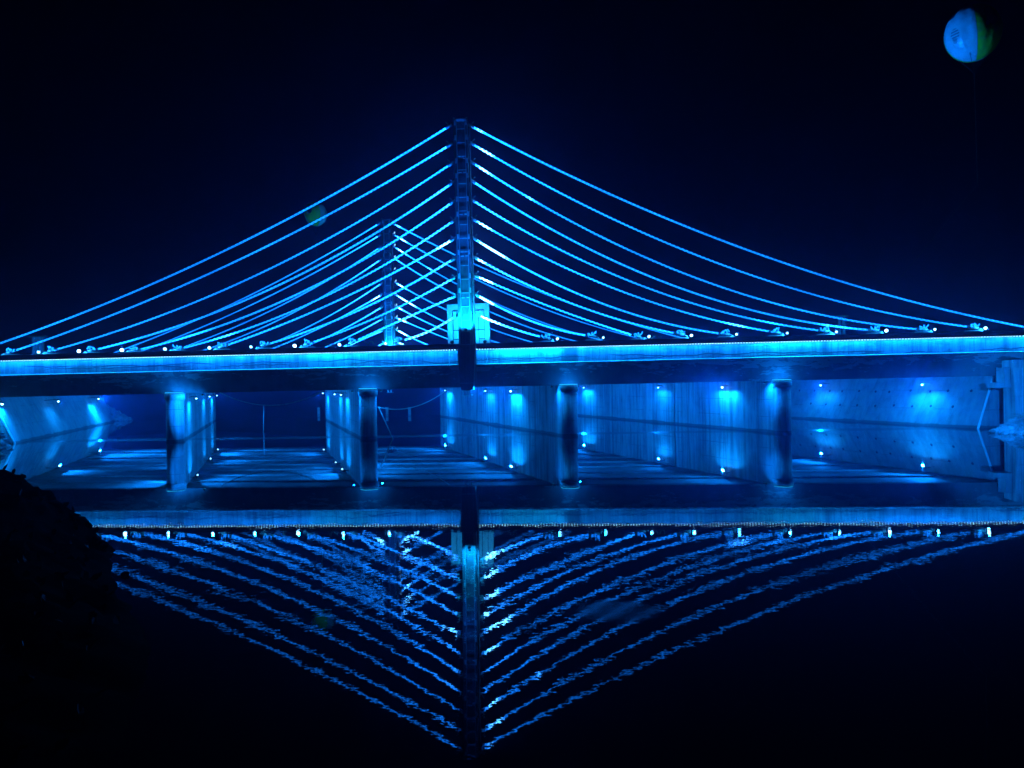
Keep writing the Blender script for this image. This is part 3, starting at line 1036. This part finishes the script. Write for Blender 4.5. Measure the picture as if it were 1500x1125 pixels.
def make_cable(side, k, spec):
    fn = cable_curve(*spec)
    foot = fn(1.0)
    sn = 'left' if side < 0 else 'right'
    t = thing('stay_cable', '%s stay cable from the top on the %s side of the near pylon' % (ORD[k], sn), 'cable', foot, 'glowing stay cables')
    # sample with arc length
    N = 160
    P = [fn(i / N) for i in range(N + 1)]
    S = [0.0]
    for i in range(N):
        S.append(S[-1] + (P[i + 1] - P[i]).length)
    total = S[-1]

    def at(s):
        s = max(0, min(total, s))
        lo, hi = 0, N
        while hi - lo > 1:
            mid = (lo + hi) // 2
            if S[mid] <= s:
                lo = mid
            else:
                hi = mid
        f = (s - S[lo]) / max(1e-9, S[hi] - S[lo])
        return P[lo].lerp(P[hi], f)
    rope = MB()
    glow = []
    hot = (HOT_L if side < 0 else HOT_R).get(k, [])
    sd = k * 3.7 + side * 11
    sleeve, sglow = MB(), []
    for strand in (0, 1, -1):
        pitch, per = (0.30, 7) if strand else (0.5, 1)
        n = int(total / pitch * per)
        pts = []
        for i in range(n + 1):
            s = total * i / n
            c = at(s)
            tg = (at(s + 0.05) - at(s - 0.05)).normalized()
            a = tg.cross(Vector((0, 0, 1))).normalized()
            b = a.cross(tg)
            w_ = strand * 2 * math.pi * i / per + k
            pts.append(c + (a * math.cos(w_) + b * math.sin(w_)) * (0.048 if strand else 0.0))
            f = s / total
            g = 0.62 + 2.9 * math.exp(-f * 3.2 * total / 17) + 0.8 * max(0, (f - 0.6) / 0.4) ** 1.5
            g *= 0.80 + 0.035 * min(k, 8)
            g *= 1 + 0.45 * noise.noise(Vector((s * 0.25, sd, 0))) + 0.25 * noise.noise(Vector((s * 1.3, sd, 4)))
            for (h0, h1, hg) in hot:
                e = min(f - h0, h1 - f) / max(0.02, (h1 - h0) * 0.25)
                e = max(0.0, min(1.0, e * 0.6))
                g += 0.62 * hg * e * e * (3 - 2 * e) * (0.75 + 0.5 * noise.noise(Vector((s * 2, sd, 8))))
            if strand:
                glow += [max(0.8, g * 5.2)] * 4
            else:
                sglow += [max(0.5, g * 2.6)] * 6
        if strand:
            rope.tube(pts, 0.020, 4, False)
        else:
            sleeve.tube(pts, 0.047, 6, False)
    sleeve.build('light_sleeve', 'rope', t, True, foot, ('glow', sglow))
    rope.build('led_rope', 'strand', t, False, foot, ('glow', glow))
    # socket and spotlight tick at the pylon end, socket at the deck end
    A, A2 = at(0), at(0.35)
    d = (A - A2).normalized()
    MB().tube([A2, A + d * 0.12], 0.10, 8).build('upper_socket', 'galv', t, True, foot)
    q = at(0.16)
    MB().tube([q + Vector((0, -0.05, 0.1)), q + Vector((side * 0.02 - side * 0.10 * (1 if side < 0 else -1) * 0, -0.05, 0.18)), q + Vector((side * 0.16, -0.05, 0.30))], 0.032, 6).build('bracket', 'galv', t, True, foot)
    B, B2 = at(total), at(total - 0.5)
    MB().tube([B2, B + (B - B2).normalized() * 0.25], 0.095, 8).build('lower_socket', 'galv', t, True, foot)
    cables[(side, k)] = (t, foot, (B - B2).normalized())
    return t


for k, s in enumerate(LEFT):
    make_cable(-1, k, s)
for k, s in enumerate(RIGHT):
    make_cable(1, k, s)

# the same fan on the distant pylon
for (side, k), (t, foot, d) in list(cables.items()):
    if k == 4:
        continue
    c = copy_tree(t)
    c.location = foot + FAR
    c['label'] = '%s stay cable from the top on the %s side of the distant pylon' % (ORD[k], 'left' if side < 0 else 'right')
    c['group'] = 'stay cables of the distant pylon'
# little lamps at the cable ends of the distant pylon
for k in range(11):
    p = on_plane(*RIGHT[k][0], -0.42) + FAR + Vector((0.12, -0.25, 0.12))
    t = thing('spotlight', '%s small white spotlight from the top on the distant pylon' % ORD[k], 'spotlight', p, 'spotlights on the distant pylon')
    MB().lathe(p, (0.6, -0.2, -0.3), [(0, 0.06), (0.05, 0.11), (0.14, 0.13)], 10).build('housing', 'black', t, True, p)
    dv = Vector((0.6, -0.2, -0.3)).normalized()
    MB().lathe(p + dv * 0.142, dv, [(0, 0.125), (0.04, 0.10), (0.06, 0.04)], 10).build('lens', 'lens_far', t, True, p)

# ------------------------------------------------------------------ anchorages and floodlights along the deck edge


def make_anchor(side, k, foot, d):
    sn = 'left' if side < 0 else 'right'
    X = foot.x
    zk = h_dots(X) + 0.402
    base = Vector((foot.x, foot.y, zk))
    t = thing('cable_anchorage', 'anchorage at the foot of the %s cable %s of the near pylon' % (ORD[k], sn), 'anchorage', base, 'anchorages along the deck edge')
    o = side
    MB().hexa([(X - 0.55, foot.y - 0.16, zk), (X + 0.55, foot.y - 0.16, zk), (X + 0.55, foot.y + 0.3, zk), (X - 0.55, foot.y + 0.3, zk),
               (X - 0.42, foot.y - 0.10, zk + 0.09), (X + 0.42, foot.y - 0.10, zk + 0.09), (X + 0.42, foot.y + 0.25, zk + 0.09), (X - 0.42, foot.y + 0.25, zk + 0.09)]).build('base_plate', 'galv', t, False, base)
    f2 = foot + d * 0.25
    for dy in (-0.08, 0.12):
        MB().tube([f2 + Vector((0, dy, 0)), Vector((f2.x + o * 0.12, f2.y + dy, (f2.z + zk) / 2 + 0.05)), Vector((f2.x + o * 0.2, f2.y + dy, zk + 0.09))], 0.04, 6).build('strut', 'galv', t, True, base)
    # coiled slack of the light rope
    c = foot + Vector((-o * 0.05, -0.1, 0.05))
    pts = [c + Vector((o * (-0.25 + 0.05 * i) + 0.07 * math.sin(i * 1.3 + k), -0.05 * math.cos(i * 1.3), 0.05 + 0.12 * math.sin(i * 1.7 + k * 2) + 0.012 * i)) for i in range(11)]
    n = 11 * 6
    r = MB().tube(pts, 0.042, 6)
    r.build('rope_coil', 'strand', t, True, base, ('glow', [4.2 + 2.0 * math.sin(i * .7) for i in range(len(r.v))]))
    return base


FLOODS = {}
for (side, k), (t, foot, d) in cables.items():
    base = make_anchor(side, k, foot, d)
    sn = 'left' if side < 0 else 'right'
    # floodlight outside the anchorage, aimed up along the cable
    if side < 0:
        p = base + Vector((-0.83, -0.05, 0.16))
    else:
        p = base + Vector((0.70, -0.05, 0.20))
    top = on_plane(*(LEFT if side < 0 else RIGHT)[k][0], -0.42)
    aim = (top - p).normalized()
    fl = thing('floodlight', 'bright floodlight beside the foot of the %s cable %s of the near pylon' % (ORD[k], sn), 'floodlight', p, 'floodlights along the deck edge')
    hot = (side < 0) or k in (0, 1, 2, 3, 4, 5, 7)
    fd = (Vector((-side * 0.55, -0.75, 0.35))).normalized()
    MB().lathe(p - fd * 0.16, fd, [(0, 0.05), (0.05, 0.12), (0.13, 0.145), (0.16, 0.145)], 12).build('housing', 'black', fl, True, p)
    lr = random.uniform(0.08, 0.125) if side < 0 else random.uniform(0.06, 0.105)
    MB().lathe(p + fd * 0.001, fd, [(0, lr), (0.03, lr * 0.85), (0.06, lr * 0.4)], 12).build('lens', ('lens' if hot and random.random() < 0.7 else 'lens_small'), fl, True, p)
    MB().tube([p - fd * 0.1, p - fd * 0.1 + Vector((0, 0.03, -0.1)), Vector((p.x, p.y + 0.15, base.z + 0.005))], 0.03, 6).build('yoke', 'black', fl, True, p)
    FLOODS[(side, k)] = (fl, p)
    point_light('floodlight_glow', p + fd * 0.16, (90.0 if hot else 35.0) * random.uniform(0.4, 1.3), (0.01, 0.35, 1.0), fl, 0.06)

# ------------------------------------------------------------------ tethered balloons


def balloon_material(name, axis_rot, radius):
    m, n, l, out = new_mat(name)
    tc = n.new('ShaderNodeTexCoord')
    sep = n.new('ShaderNodeSeparateXYZ')
    l.new(mapping(n, l, tc.outputs['Object'], rot=(0, 0, axis_rot)), sep.inputs[0])
    ang = math_node(n, l, 'ARCTAN2', sep.outputs['Y'], sep.outputs['X'])
    # gores: 8 coloured panels
    g = math_node(n, l, 'DIVIDE', math_node(n, l, 'ADD', ang, math.pi), 2 * math.pi / 4)
    fl = math_node(n, l, 'FLOOR', g)
    odd = math_node(n, l, 'MODULO', fl, 2.0)
    col = mix_col(n, l, odd, (0.75, 0.75, 0.75), (0.55, 0.8, 0.04))
    fr = math_node(n, l, 'FRACT', g)
    seam = math_node(n, l, 'MINIMUM', fr, math_node(n, l, 'SUBTRACT', 1.0, fr))
    # dark rounded mark and small pale wedge on the coloured gore, faint marks on the white one
    z = math_node(n, l, 'DIVIDE', sep.outputs['Z'], radius)
    a = math_node(n, l, 'DIVIDE', math_node(n, l, 'SUBTRACT', fr, 0.40), 0.17)
    b = math_node(n, l, 'DIVIDE', math_node(n, l, 'SUBTRACT', z, 0.30), 0.40)
    rr = math_node(n, l, 'ADD', math_node(n, l, 'MULTIPLY', a, a), math_node(n, l, 'MULTIPLY', b, b))
    mark = math_node(n, l, 'MULTIPLY', math_node(n, l, 'LESS_THAN', rr, 1.0), odd)
    col = mix_col(n, l, mark, col, (0.02, 0.02, 0.03))
    a2 = math_node(n, l, 'DIVIDE', math_node(n, l, 'SUBTRACT', fr, 0.50), 0.12)
    b2 = math_node(n, l, 'DIVIDE', math_node(n, l, 'SUBTRACT', z, -0.08), 0.22)
    rr2 = math_node(n, l, 'ADD', math_node(n, l, 'MULTIPLY', a2, a2), math_node(n, l, 'MULTIPLY', b2, b2))
    mark2 = math_node(n, l, 'MULTIPLY', math_node(n, l, 'LESS_THAN', rr2, 1.0), math_node(n, l, 'SUBTRACT', 1.0, odd))
    stripes = math_node(n, l, 'GREATER_THAN', math_node(n, l, 'SINE', math_node(n, l, 'MULTIPLY', z, 60.0)), -0.2)
    col = mix_col(n, l, math_node(n, l, 'MULTIPLY', math_node(n, l, 'MULTIPLY', mark2, stripes), 0.8), col, (0.10, 0.13, 0.15))
    # a dark crown patch, a pale wedge and a round emblem
    cap = math_node(n, l, 'MULTIPLY', math_node(n, l, 'GREATER_THAN', z, 0.62), math_node(n, l, 'LESS_THAN', fr, 0.42))
    col = mix_col(n, l, math_node(n, l, 'MULTIPLY', cap, math_node(n, l, 'SUBTRACT', 1.0, odd)), col, (0.05, 0.05, 0.09))
    def ellipse(u0, w0, z0, h0):
        p = math_node(n, l, 'DIVIDE', math_node(n, l, 'SUBTRACT', fr, u0), w0)
        q = math_node(n, l, 'DIVIDE', math_node(n, l, 'SUBTRACT', z, z0), h0)
        return math_node(n, l, 'LESS_THAN', math_node(n, l, 'ADD', math_node(n, l, 'MULTIPLY', p, p), math_node(n, l, 'MULTIPLY', q, q)), 1.0)
    even = math_node(n, l, 'SUBTRACT', 1.0, odd)
    col = mix_col(n, l, math_node(n, l, 'MULTIPLY', ellipse(0.47, 0.07, -0.30, 0.12), math_node(n, l, 'MULTIPLY', even, 0.6)), col, (0.2, 0.22, 0.24))
    col = mix_col(n, l, math_node(n, l, 'MULTIPLY', ellipse(0.26, 0.06, 0.0, 0.10), odd), col, (0.7, 0.7, 0.72))
    seamd = maprange(n, l, seam, 0.0, 0.02, 0.6, 0.0)
    col = mix_col(n, l, seamd, col, (0.12, 0.12, 0.14))
    wr = noise_node(n, l, tc.outputs['Object'], 2.2, 4, 0.6)
    bs = n.new('ShaderNodeBsdfPrincipled')
    l.new(mix_col(n, l, maprange(n, l, wr.outputs[0], 0.35, 0.75, 0.0, 0.35), col, (0.25, 0.27, 0.3)), bs.inputs['Base Color'])
    bm_ = n.new('ShaderNodeBump')
    bm_.inputs['Strength'].default_value = 0.5
    bm_.inputs['Distance'].default_value = 0.12
    l.new(wr.outputs[0], bm_.inputs['Height'])
    l.new(bm_.outputs[0], bs.inputs['Normal'])
    bs.inputs['Roughness'].default_value = 0.25
    l.new(bs.outputs[0], out.inputs[0])
    return m


M['balloon'] = balloon_material('balloon skin', 0.44, 1.6)
M['balloon_dim'] = balloon_material('balloon skin worn', 0.9, 1.27)


def make_balloon(label, c, R, mat, knot, feet):
    t = thing('balloon', label, 'balloon', c, 'tethered balloons')
    me = MB()
    nu, nv = 48, 24
    me.v.append(Vector((0, 0, 1.06 * R)))
    for j in range(1, nv):
        th = math.pi * j / nv
        for i in range(nu):
            a = 2 * math.pi * i / nu
            pin = 1 - 0.035 * (abs(math.sin(4 * a)) ** 0.25 < 0.55)
            r = math.sin(th) * R * pin
            z = math.cos(th) * R * (1.06 if math.cos(th) > 0 else 1.10)
            me.v.append(Vector((r * math.cos(a), r * math.sin(a), z)))
    me.v.append(Vector((0, 0, -1.10 * R)))
    for i in range(nu):
        i2 = (i + 1) % nu
        me.f.append([0, 1 + i, 1 + i2])
        for j in range(nv - 2):
            a = 1 + j * nu
            me.f.append([a + i, a + nu + i, a + nu + i2, a + i2])
        a = 1 + (nv - 2) * nu
        me.f.append([a + i, len(me.v) - 1, a + i2])
    env = me.build('envelope', mat, t, True)
    env.rotation_euler = (0.05, -0.12, 0)
    br = MB()
    for i in range(4):
        a = math.pi / 4 + i * math.pi / 2
        br.tube([c + Vector((math.cos(a) * R * 0.5, math.sin(a) * R * 0.5, -R * 0.93)), knot[0]], 0.012, 4)
    b = br.build('bridle', 'wire', t, False, c)
    b['kind'] = 'stuff'
    MB().tube(knot, 0.016, 5).build('tether', 'pale_wire', t, False, c)
    for f in feet:
        MB().tube([knot[-1], f], 0.008, 5).build('guy_line', 'pale_wire', t, False, c)
    return t


c1 = on_depth(1425, 48, 47.0)
k1 = [on_depth(1427, 107, 47.0), on_depth(1432, 270, 47.0)]
make_balloon('large blue and green striped balloon tethered high at the top right', c1, 37.0 / F_PX * 47.0, 'balloon', k1,
             [on_plane(1252, 488, 0.3)])
c2 = on_depth(462, 313, 84.0)
k2 = [on_depth(463, 345, 84.0), on_depth(465, 420, 84.0)]
make_balloon('small dim balloon floating behind the left cables', c2, 16.5 / F_PX * 84.0, 'balloon_dim', k2, [on_depth(430, 507, 82.0), on_depth(500, 505, 82.0)])
# extra spot added at one deck floodlight to light the large balloon
fsrc = FLOODS[(1, 10)][1] + Vector((0.05, -0.5, 0.3))
spot_light('balloon_fill', fsrc, c1 - fsrc, 7.0, 62000, (0.001, 0.18, 1.0), FLOODS[(1, 10)][0], 0.1, 0.1)

fs2 = Vector((c2.x + 6, 79.0, h_dots(c2.x) + 0.45))  # unseen floodlight added to brighten the small balloon
t = thing('floodlight', 'added floodlight on the far deck edge brightening the small balloon', 'floodlight', fs2)
MB().lathe(fs2 - (c2 - fs2).normalized() * 0.15, c2 - fs2, [(0, 0.06), (0.06, 0.12), (0.13, 0.13)], 12).build('housing', 'black', t, True, fs2)
MB().tube([fs2 + Vector((0, 0, -0.4)), fs2 - (c2 - fs2).normalized() * 0.12], 0.03, 6).build('stand', 'black', t, False, fs2)
spot_light('balloon_fill', fs2, c2 - fs2, 11, 900, (0.001, 0.20, 1.0), t, 0.1, 0.1)

# ------------------------------------------------------------------ small things
# columned kiosks on the far part of the deck


def kiosk(px, py0, py1, n, wpx, Y, label):
    t0_ = on_depth(px, py1, Y)
    top_ = on_depth(px, py0, Y)
    wdt = wpx / F_PX * Y
    base = Vector((t0_.x, Y, h_dots(t0_.x)))
    t = thing('column_gateway', label, 'gateway', base, 'column gateways on the deck')
    for i in range(n):
        x = base.x - wdt / 2 + wdt * i / (n - 1)
        MB().lathe((x, Y, base.z), (0, 0, 1), [(0, 0.16), (0.1, 0.13), (top_.z - base.z - 0.12, 0.12), (top_.z - base.z - 0.1, 0.16)], 10).build('column', 'white', t, True, base)
    spot_light('gateway_fill', base + Vector((0.1, -1.2, 0.1)), (0, 0.45, 1), 80, 55, BLUE, t, 0.8, 0.05)  # bare spot added to brighten the columns, no fitting built
    MB().box(base.x - wdt / 2 - 0.3, base.x + wdt / 2 + 0.3, Y - 0.2, Y + 0.2, top_.z - 0.1, top_.z).build('lintel', 'white', t, False, base)


kiosk(56, 492, 516, 4, 13.5, 62.0, 'pale four-columned gateway behind the deck at far left')
kiosk(1233, 462, 490, 2, 6.5, 60.0, 'pale two-columned gateway behind the deck at right')

# hanging wires below the deck


def wire(name, pts, r, mat, label, cat):
    P = [Vector(p) for p in pts]
    o = MB().tube(P, r, 5).build(name, mat, None, True, P[0])
    return tag(o, label, cat)


def sag(a, b, drop, n=16):
    a, b = Vector(a), Vector(b)
    return [a.lerp(b, i / n) - Vector((0, 0, drop * 4 * (i / n) * (1 - i / n))) for i in range(n + 1)]


wire('hanging_wire', sag(on_plane(322, 575, 1.5), on_plane(476, 571, 1.5), 0.98), 0.03, 'pale_wire', 'pale wire sagging under the deck between the two left piers', 'wire')
wire('hanging_wire', sag(on_plane(553, 596, 0.3), on_plane(656, 570, 0.3), 0.62), 0.03, 'white', 'pale wire rising from the second pier towards the near pylon foot', 'wire')
wire('leaning_pole', [on_plane(554.5, 596, -0.1), on_plane(577, 638, -0.6) + Vector((0, 0, -0.4))], 0.04, 'white', 'thin pale pole leaning against the second pier', 'pole')
pw0 = on_water(386, 630)
wire('marker_pole', [Vector((pw0.x, pw0.y, -0.3)), on_depth(386, 593, pw0.y)], 0.03, 'pale_wire', 'thin upright pole in the water under the left sagging wire', 'pole')
for i, (x, lab) in enumerate(((467, 'pale gauge post in the water left of the second pier'), (567, 'pale gauge post just right of the second pier'), (600, 'pale gauge post midway between the second pier and the near pylon'))):
    b = on_water(x, 606.5)
    t = thing('gauge_post', lab, 'post', b, 'gauge posts beyond the bridge')
    MB().box(b.x - 0.16, b.x + 0.16, b.y - 0.1, b.y + 0.1, -0.4, 0.78).build('post', 'portal', t, False, b)
    MB().box(b.x - 0.19, b.x + 0.19, b.y - 0.13, b.y + 0.13, 0.782, 0.85).build('cap', 'portal', t, False, b)

# loose power leads hanging over the deck edge
for i, (x, y, lab) in enumerate(((658, 505, 'loose lead hanging down the fascia left of the near pylon'), (713, 503, 'loose lead hanging down the fascia right of the near pylon'))):
    a = on_plane(x, y, -0.19)
    pts = [a + Vector((0.04 * math.sin(j * 1.9), -0.01 * (j % 2), -0.14 * j)) for j in range(11)]
    wire('power_lead', pts, 0.022, 'pale_wire', lab, 'lead')
for i, (x, y, lab) in enumerate(((407, 508, 'curled rope end on the kerb left of the ninth left cable foot'), (484, 506, 'curled rope end on the kerb near the tenth left cable foot'), (541, 503, 'curled rope end on the kerb near the distant pylon'), (600, 502, 'curled rope end on the kerb left of the portal wall'), (745, 499, 'curled rope end on the kerb right of the portal wall'), (962, 494, 'curled rope end on the kerb right of the ninth right cable foot'))):
    a = on_plane(x, y, -0.1)
    pts = [a + Vector((-0.3 + 0.06 * j, -0.02, 0.02 + 0.11 * math.sin(j * 0.8 + i))) for j in range(11)]
    wire('rope_end', pts, 0.03, 'pale_wire', lab, 'rope')

# ------------------------------------------------------------------ dark plants and boulders on the near bank
M['leaf'] = painted('dark leaf', (0.004, 0.006, 0.003), 0.7)
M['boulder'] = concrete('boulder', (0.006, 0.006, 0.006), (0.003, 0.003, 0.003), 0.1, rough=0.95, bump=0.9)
random.seed(21)
for i, (x, y, Y, s, lab) in enumerate(((10, 712, 16.5, 0.45, 'dark boulder at the left edge of the near bank crest'), (52, 738, 16.2, 0.55, 'dark boulder on the sloping crest of the near bank'), (98, 772, 16.0, 0.55, 'dark boulder lower on the near bank shoulder'),
                                       (132, 806, 15.6, 0.5, 'dark boulder where the near bank drops to the water'), (140, 862, 13.6, 0.4, 'dark boulder at the waterline of the near bank'), (183, 843, 14.0, 0.10, 'small dark rock standing in the water off the near bank'))):
    p = on_depth(x, y, Y)
    mb = MB()
    nu, nv = 18, 11
    mb.v.append(Vector((0, 0, 0.5)))
    for jj in range(1, nv):
        th = math.pi * jj / nv
        for ii in range(nu):
            a = 2 * math.pi * ii / nu
            d = Vector((math.sin(th) * math.cos(a), math.sin(th) * math.sin(a), math.cos(th)))
            mb.v.append(d * (0.5 + 0.16 * noise.noise(d * 1.6 + Vector((i * 5, 0, 0))) + 0.10 * noise.noise(d * 4.2 + Vector((0, i * 3, 0))) + 0.04 * noise.noise(d * 9)))
    mb.v.append(Vector((0, 0, -0.5)))
    for ii in range(nu):
        i2 = (ii + 1) % nu
        mb.f.append([0, 1 + ii, 1 + i2])
        for jj in range(nv - 2):
            a = 1 + jj * nu
            mb.f.append([a + ii, a + nu + ii, a + nu + i2, a + i2])
        a = 1 + (nv - 2) * nu
        mb.f.append([a + ii, len(mb.v) - 1, a + i2])
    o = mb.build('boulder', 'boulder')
    o.location = p if i < 5 else Vector((p.x, p.y, 0.02))
    o.scale = (s * 1.5, s * 1.3, s * 1.1)
    o.rotation_euler = (random.uniform(-.4, .4), random.uniform(-.4, .4), random.uniform(0, 6))
    tag(o, lab, 'boulder', 'boulders on the near bank')
weeds = MB()
for i in range(600):
    k = random.random()
    a = random.choice([j for j, q in enumerate(sp) if -15 < q.x < 0])
    p = sp[a]
    t = (sp[a + 1] - sp[a - 1]).normalized()
    nrm = Vector((t.y, -t.x, 0))
    d = random.uniform(0.25, 3.2)
    idx = min(range(nrow), key=lambda j: abs(PROF[j][0] - d))
    q = bk.v[a * nrow + idx]
    hgt = random.uniform(0.04, 0.14)
    lean = Vector((random.uniform(-1, 1), random.uniform(-1, 1), 0)) * 0.12
    s = Vector((random.uniform(-1, 1), random.uniform(-1, 1), 0)).normalized() * random.uniform(0.02, 0.06)
    b0 = len(weeds.v)
    weeds.v += [q - s, q + s, q + lean * 0.5 + Vector((0, 0, hgt * 0.7)) + s * 1.2, q + lean + Vector((0, 0, hgt)), q + lean * 0.5 + Vector((0, 0, hgt * 0.6)) - s * 1.2]
    weeds.f.append([b0, b0 + 1, b0 + 2, b0 + 3, b0 + 4])
wd = weeds.build('weeds', 'leaf')
wd['kind'] = 'stuff'
tag(wd, 'low dark weeds growing over the near bank', 'weeds')

# ------------------------------------------------------------------ thin night haze added for the blue glow, partly standing in for lens bloom
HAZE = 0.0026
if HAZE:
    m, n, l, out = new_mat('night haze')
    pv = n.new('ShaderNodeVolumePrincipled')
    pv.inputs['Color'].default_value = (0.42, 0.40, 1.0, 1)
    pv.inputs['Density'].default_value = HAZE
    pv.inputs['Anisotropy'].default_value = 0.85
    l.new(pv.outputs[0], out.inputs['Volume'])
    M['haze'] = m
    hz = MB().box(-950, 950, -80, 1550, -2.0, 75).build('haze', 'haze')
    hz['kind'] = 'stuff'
